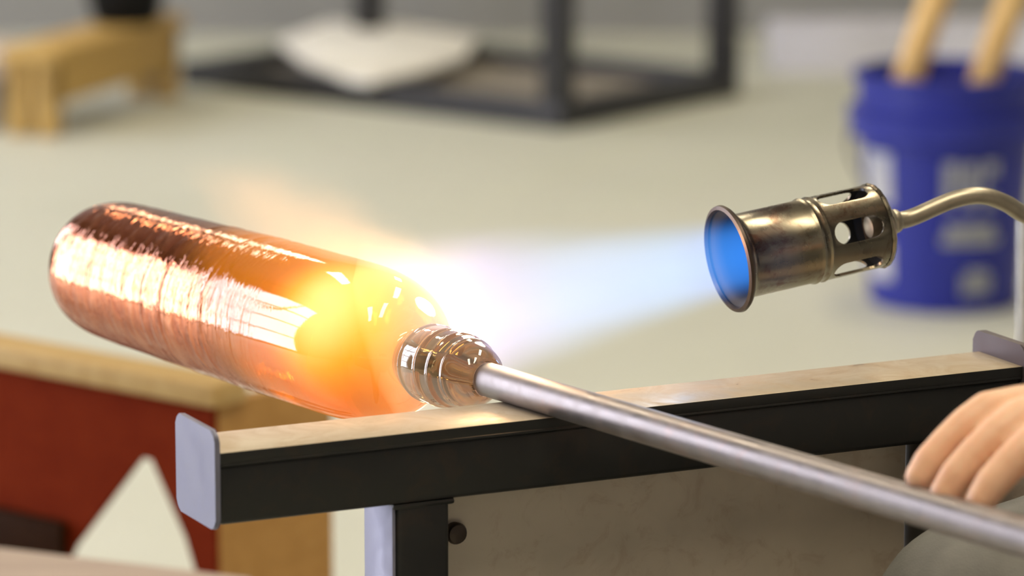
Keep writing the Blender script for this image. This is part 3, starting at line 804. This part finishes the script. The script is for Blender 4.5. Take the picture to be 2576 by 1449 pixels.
# ------------------------------------------------------------------ blue bucket with wooden handles
BK = Vector((0.672, 6.28, 0))
bucket = empty('bucket', BK); tag(bucket, 'tall blue plastic bucket with white print and two wooden handles in it', 'bucket')
BMx = Matrix.Translation(BK) @ frame((0, 0, 1), up=(1, 0, 0)).to_4x4()
bprofile = [(0.0, 0.0), (0.0, 0.112), (0.004, 0.116), (0.258, 0.134), (0.262, 0.150), (0.304, 0.155), (0.309, 0.138), (0.345, 0.140), (0.350, 0.147), (0.360, 0.147), (0.362, 0.142), (0.355, 0.137), (0.30, 0.132), (0.02, 0.112), (0.02, 0.0)]
lathe('body', bprofile, M['blue'], bucket, BMx, 64, ang=25)
def wrap(name, shapes, mat, parent):
    """flat print patches (angle0, angle1, z0, z1) wrapped round the bucket wall"""
    bm = bmesh.new()
    for a0, a1, z0, z1 in shapes:
        na = 8
        g = [[None] * 2 for _ in range(na + 1)]
        for i in range(na + 1):
            a = math.radians(a0 + (a1 - a0) * i / na)
            for j, z in enumerate((z0, z1)):
                r = 0.116 + (z - 0.004) / 0.261 * 0.018 + 0.0006
                g[i][j] = bm.verts.new((BK.x + r * math.sin(a), BK.y - r * math.cos(a), z))
        for i in range(na): bm.faces.new((g[i][0], g[i + 1][0], g[i + 1][1], g[i][1]))
    bmesh.ops.solidify(bm, geom=bm.faces[:], thickness=0.0004)
    return link(name, bm_mesh(name, bm), mat, parent)
for shapes in ([(-8, 2, .190, .238), (-8, -2, .168, .190)], [(5, 15, .168, .236)], [(19, 22, .168, .238), (22, 30, .215, .238), (22, 30, .168, .185)],
               [(-9, 34, .108, .124), (-6, 30, .124, .142)], [(6, 30, .030, .062), (10, 26, .062, .070)], [(-76, -46, .165, .245)], [(-74, -48, .045, .105)]):
    wrap('print', shapes, M['print'], bucket)['label'] = 'blurred white print on the bucket'
tube('bail_handle', [(BK.x - 0.148, BK.y, 0.285), (BK.x - 0.153, BK.y - 0.03, 0.24), (BK.x - 0.13, BK.y - 0.10, 0.19)], 0.003, M['rack'], bucket)
for dx, lb in ((0.0, 'pale wooden paddle handle leaning in the bucket, left one'), (0.118, 'pale wooden paddle handle leaning in the bucket, right one')):
    h = empty('wooden_paddle', (0.585 + dx, 6.30, 0.03)); tag(h, lb, 'paddle', 'paddles in the bucket')
    tube('handle', [(0.583 + dx, 6.30, 0.13), (0.590 + dx, 6.30, 0.24), (0.611 + dx, 6.30, 0.34), (0.650 + dx, 6.31, 0.46), (0.705 + dx, 6.33, 0.62)], 0.023, M['handle_wood'], h, steps=4)
    prism('blade', rrect(-0.02, 0.02, 0.0, 0.11, 0.012), -0.006, 0.006, M['dark_wood'], h, Matrix.Translation((0.590 + dx, 6.30, 0.025)))

# ------------------------------------------------------------------ black steel rack with a white board
RL, RF, RR = Vector((-0.70, 8.62, 0)), Vector((0.095, 7.99, 0)), Vector((0.448, 8.49, 0))
e1 = (RF - RL); L1 = e1.length; e1.normalize(); e2 = Vector((-e1.y, e1.x, 0)); L2 = (RR - RF).dot(e2)
RM = Matrix(((e1.x, e2.x, 0, RL.x), (e1.y, e2.y, 0, RL.y), (0, 0, 1, 0), (0, 0, 0, 1)))
rack = empty('steel_rack', RL + e1 * L1 / 2 + e2 * L2 / 2); tag(rack, 'black square-tube steel rack standing on the floor', 'rack')
T = 0.052
box('bar', (0, 0, 0), (L1, T, T), M['rack'], rack, RM, 0.003); box('bar', (0, L2 - T, 0.0), (L1, L2, T), M['rack'], rack, RM, 0.003)
box('bar', (0, T, 0), (T, L2 - T, T), M['rack'], rack, RM, 0.003); box('bar', (L1 - T, T, 0), (L1, L2 - T, T), M['rack'], rack, RM, 0.003)
for a, b in ((L1 - T, 0), (L1 - T, L2 - T), (0, L2 - T)):
    box('post', (a, b, T), (a + T, b + T, 0.85), M['rack'], rack, RM, 0.003)
box('shelf', (T, T, 0.015), (L1 - T, L2 - T, 0.022), M['block'], rack, RM, 0.001)
box('bar', (T, L2 - T, 0.80), (L1 - T, L2, 0.85), M['rack'], rack, RM, 0.003); box('bar', (L1 - T, T, 0.80), (L1, L2 - T, 0.85), M['rack'], rack, RM, 0.003)
wb = prism('white_board', [(-.508, 8.87), (-.414, 9.20), (-.249, 9.16), (-.077, 8.94), (-.099, 8.618), (-.171, 8.437), (-.288, 8.252), (-.33, 8.292), (-.43, 8.526)], 0, 0.012, M['paper'], None,
      Matrix(((1, 0, 0, 0), (0, 0, 1, 0), (0, 1, 0, T + 0.001), (0, 0, 0, 1))), 0.002)
tag(wb, 'white board lying across the bottom of the black rack', 'board')
cb = prism('pale_curb', rrect(0.0, 1.2, 0.0, 0.10, 0.01), 0, 0.16, M['lavender'], None, Matrix.Translation((0.56, 8.82, 0)))
tag(cb, 'long low pale lavender curb block behind the rack', 'block')

# ------------------------------------------------------------------ small wooden step, black pot and blocks at the upper left
st = empty('wooden_step', (-0.83, 8.12, 0)); tag(st, 'low yellow pine step standing on the far floor', 'step')
ang = math.radians(70); SM = Matrix.Translation((-0.89, 7.90, 0)) @ Matrix.Scale(1.15, 4, (0, 0, 1)) @ Matrix.Rotation(ang, 4, 'Z')
box('top_board', (-0.01, -0.01, 0.128), (0.60, 0.11, 0.15), M['yellow_wood'], st, SM, 0.003)
box('side_board', (0.0, 0.0, 0.055), (0.59, 0.02, 0.128), M['yellow_wood'], st, SM, 0.002); box('side_board', (0.0, 0.08, 0.055), (0.59, 0.10, 0.128), M['yellow_wood'], st, SM, 0.002)
for a in (0.0, 0.55):
    for b in (0.0, 0.06):
        box('leg', (a, b, 0), (a + 0.04, b + 0.04, 0.128), M['yellow_wood'], st, SM, 0.002)
pot = empty('black_pot', (-0.785, 8.32, 0.1725)); tag(pot, 'black pot standing on the yellow pine step', 'pot')
potM = Matrix.Translation((-0.785, 8.32, 0.1725)) @ frame((0, 0, 1), up=(1, 0, 0)).to_4x4()
lathe('body', [(0, 0), (0, .060), (.01, .068), (.06, .080), (.27, .088), (.28, .092), (.29, .092), (.28, .084), (.03, .056), (.03, 0)], M['black_plastic'], pot, potM, 40)
tube('bail', [(-0.868, 8.32, 0.443), (-0.843, 8.32, 0.52), (-0.793, 8.32, 0.55), (-0.743, 8.32, 0.52), (-0.718, 8.32, 0.443)], 0.004, M['rack'], pot)
gb = empty('concrete_block', (-1.28, 8.1, 0)); tag(gb, 'grey concrete block with pale top left of the pine step', 'block')
box('body', (-1.28, 8.0, 0.0), (-1.005, 8.25, 0.10), M['block'], gb, None, 0.004)
box('cap', (-1.285, 7.995, 0.10), (-1.0, 8.255, 0.15), M['block_pale'], gb, None, 0.004)

# ------------------------------------------------------------------ red-stained trestle at the lower left
S0 = Vector((-0.2525, 3.386, 0)); sx = Vector((-0.774, 0.633, 0)).normalized(); sy = Vector((-sx.y, sx.x, 0)); sy = -sy
if sy.x < 0: sy = -sy
WM = Matrix(((sx.x, sy.x, 0, S0.x), (sx.y, sy.y, 0, S0.y), (0, 0, 1, 0), (0, 0, 0, 1)))     # x along the long face to the left, y into depth along the short face
ws = empty('wooden_stool', S0 + sx * 0.25 + sy * 0.08); tag(ws, 'red-brown stained wooden stool with notched side board and ochre end', 'stool')
zt = 0.50
def notch(x): return x
LW, SW = 0.52, 0.150
poly = [(0.0, 0.0), (0.012, 0.0), (0.018, 0.32), (0.034, 0.36), (0.073, 0.423), (0.086, 0.423), (0.170, 0.33), (0.30, 0.10), (0.33, 0.0), (LW, 0.0), (LW, zt - 0.02), (0.0, zt - 0.02)]
sb = prism('side_board', poly, 0.0, 0.006, M['red_wood'], ws, WM); sb['label'] = 'red-brown board with an inverted V notch'
dk = box('shade_strip', (0.176, -0.010, 0.30), (LW, 0.0, 0.352), M['dark_wood'], ws, WM, 0.002); dk['label'] = 'dark strip standing in for the shade along the foot'  # near-black strip paints the shade under the stool board
eb = prism('end_board', [(0.006, 0.0), (SW, 0.0), (SW, zt - 0.02), (0.006, zt - 0.02)], 0.0, 0.016, M['ochre'], ws, WM @ Matrix(((0, 1, 0, 0), (1, 0, 0, 0), (0, 0, 1, 0), (0, 0, 0, 1))))
eb['label'] = 'ochre end board'
prism('end_board', [(0.006, 0.0), (SW, 0.0), (SW, zt - 0.02), (0.006, zt - 0.02)], LW - 0.016, LW, M['ochre'], ws, WM @ Matrix(((0, 1, 0, 0), (1, 0, 0, 0), (0, 0, 1, 0), (0, 0, 0, 1))))
box('top_board', (-0.008, -0.008, zt - 0.02), (LW + 0.01, 0.036, zt), M['top_wood'], ws, WM, 0.003)
PKM = Matrix.Translation((-0.55, 2.93, 0.0)) @ Matrix.Rotation(math.radians(-24), 4, 'Z')
pk = empty('plank_bench', PKM @ Vector((-0.3, 0.1, 0))); tag(pk, 'low bench with a pinkish grey weathered plank at the lower left corner', 'bench')
prism('plank', rrect(-0.9, 0.30, 0.402, 0.437, 0.004), 0.0, 0.20, M['pink_plank'], pk, PKM)
for x_ in (-0.82, 0.18):
    for y_ in (0.015, 0.145):
        box('leg', (x_, y_, 0.0), (x_ + 0.045, y_ + 0.04, 0.402), M['pink_plank'], pk, PKM, 0.003)
    box('stretcher', (x_ + 0.01, 0.055, 0.14), (x_ + 0.035, 0.145, 0.18), M['pink_plank'], pk, PKM, 0.002)

# ------------------------------------------------------------------ polished rod at the right edge
rod = empty('steel_rod', (0.385, 3.0, 0)); tag(rod, 'polished steel rod standing behind the right end plate', 'rod')
tube('shaft', [(0.388, 3.0, 0.0), (0.385, 3.0, 0.4), (0.3825, 3.0, 0.60), (0.381, 3.0, 0.71)], 0.007, M['chrome'], rod)
lathe('foot', [(0, 0), (0, .06), (.006, .06), (.012, .02), (.05, .012), (.05, 0)], M['rack'], rod, Matrix.Translation((0.388, 3.0, 0)) @ frame((0, 0, 1), up=(1, 0, 0)).to_4x4(), 32)
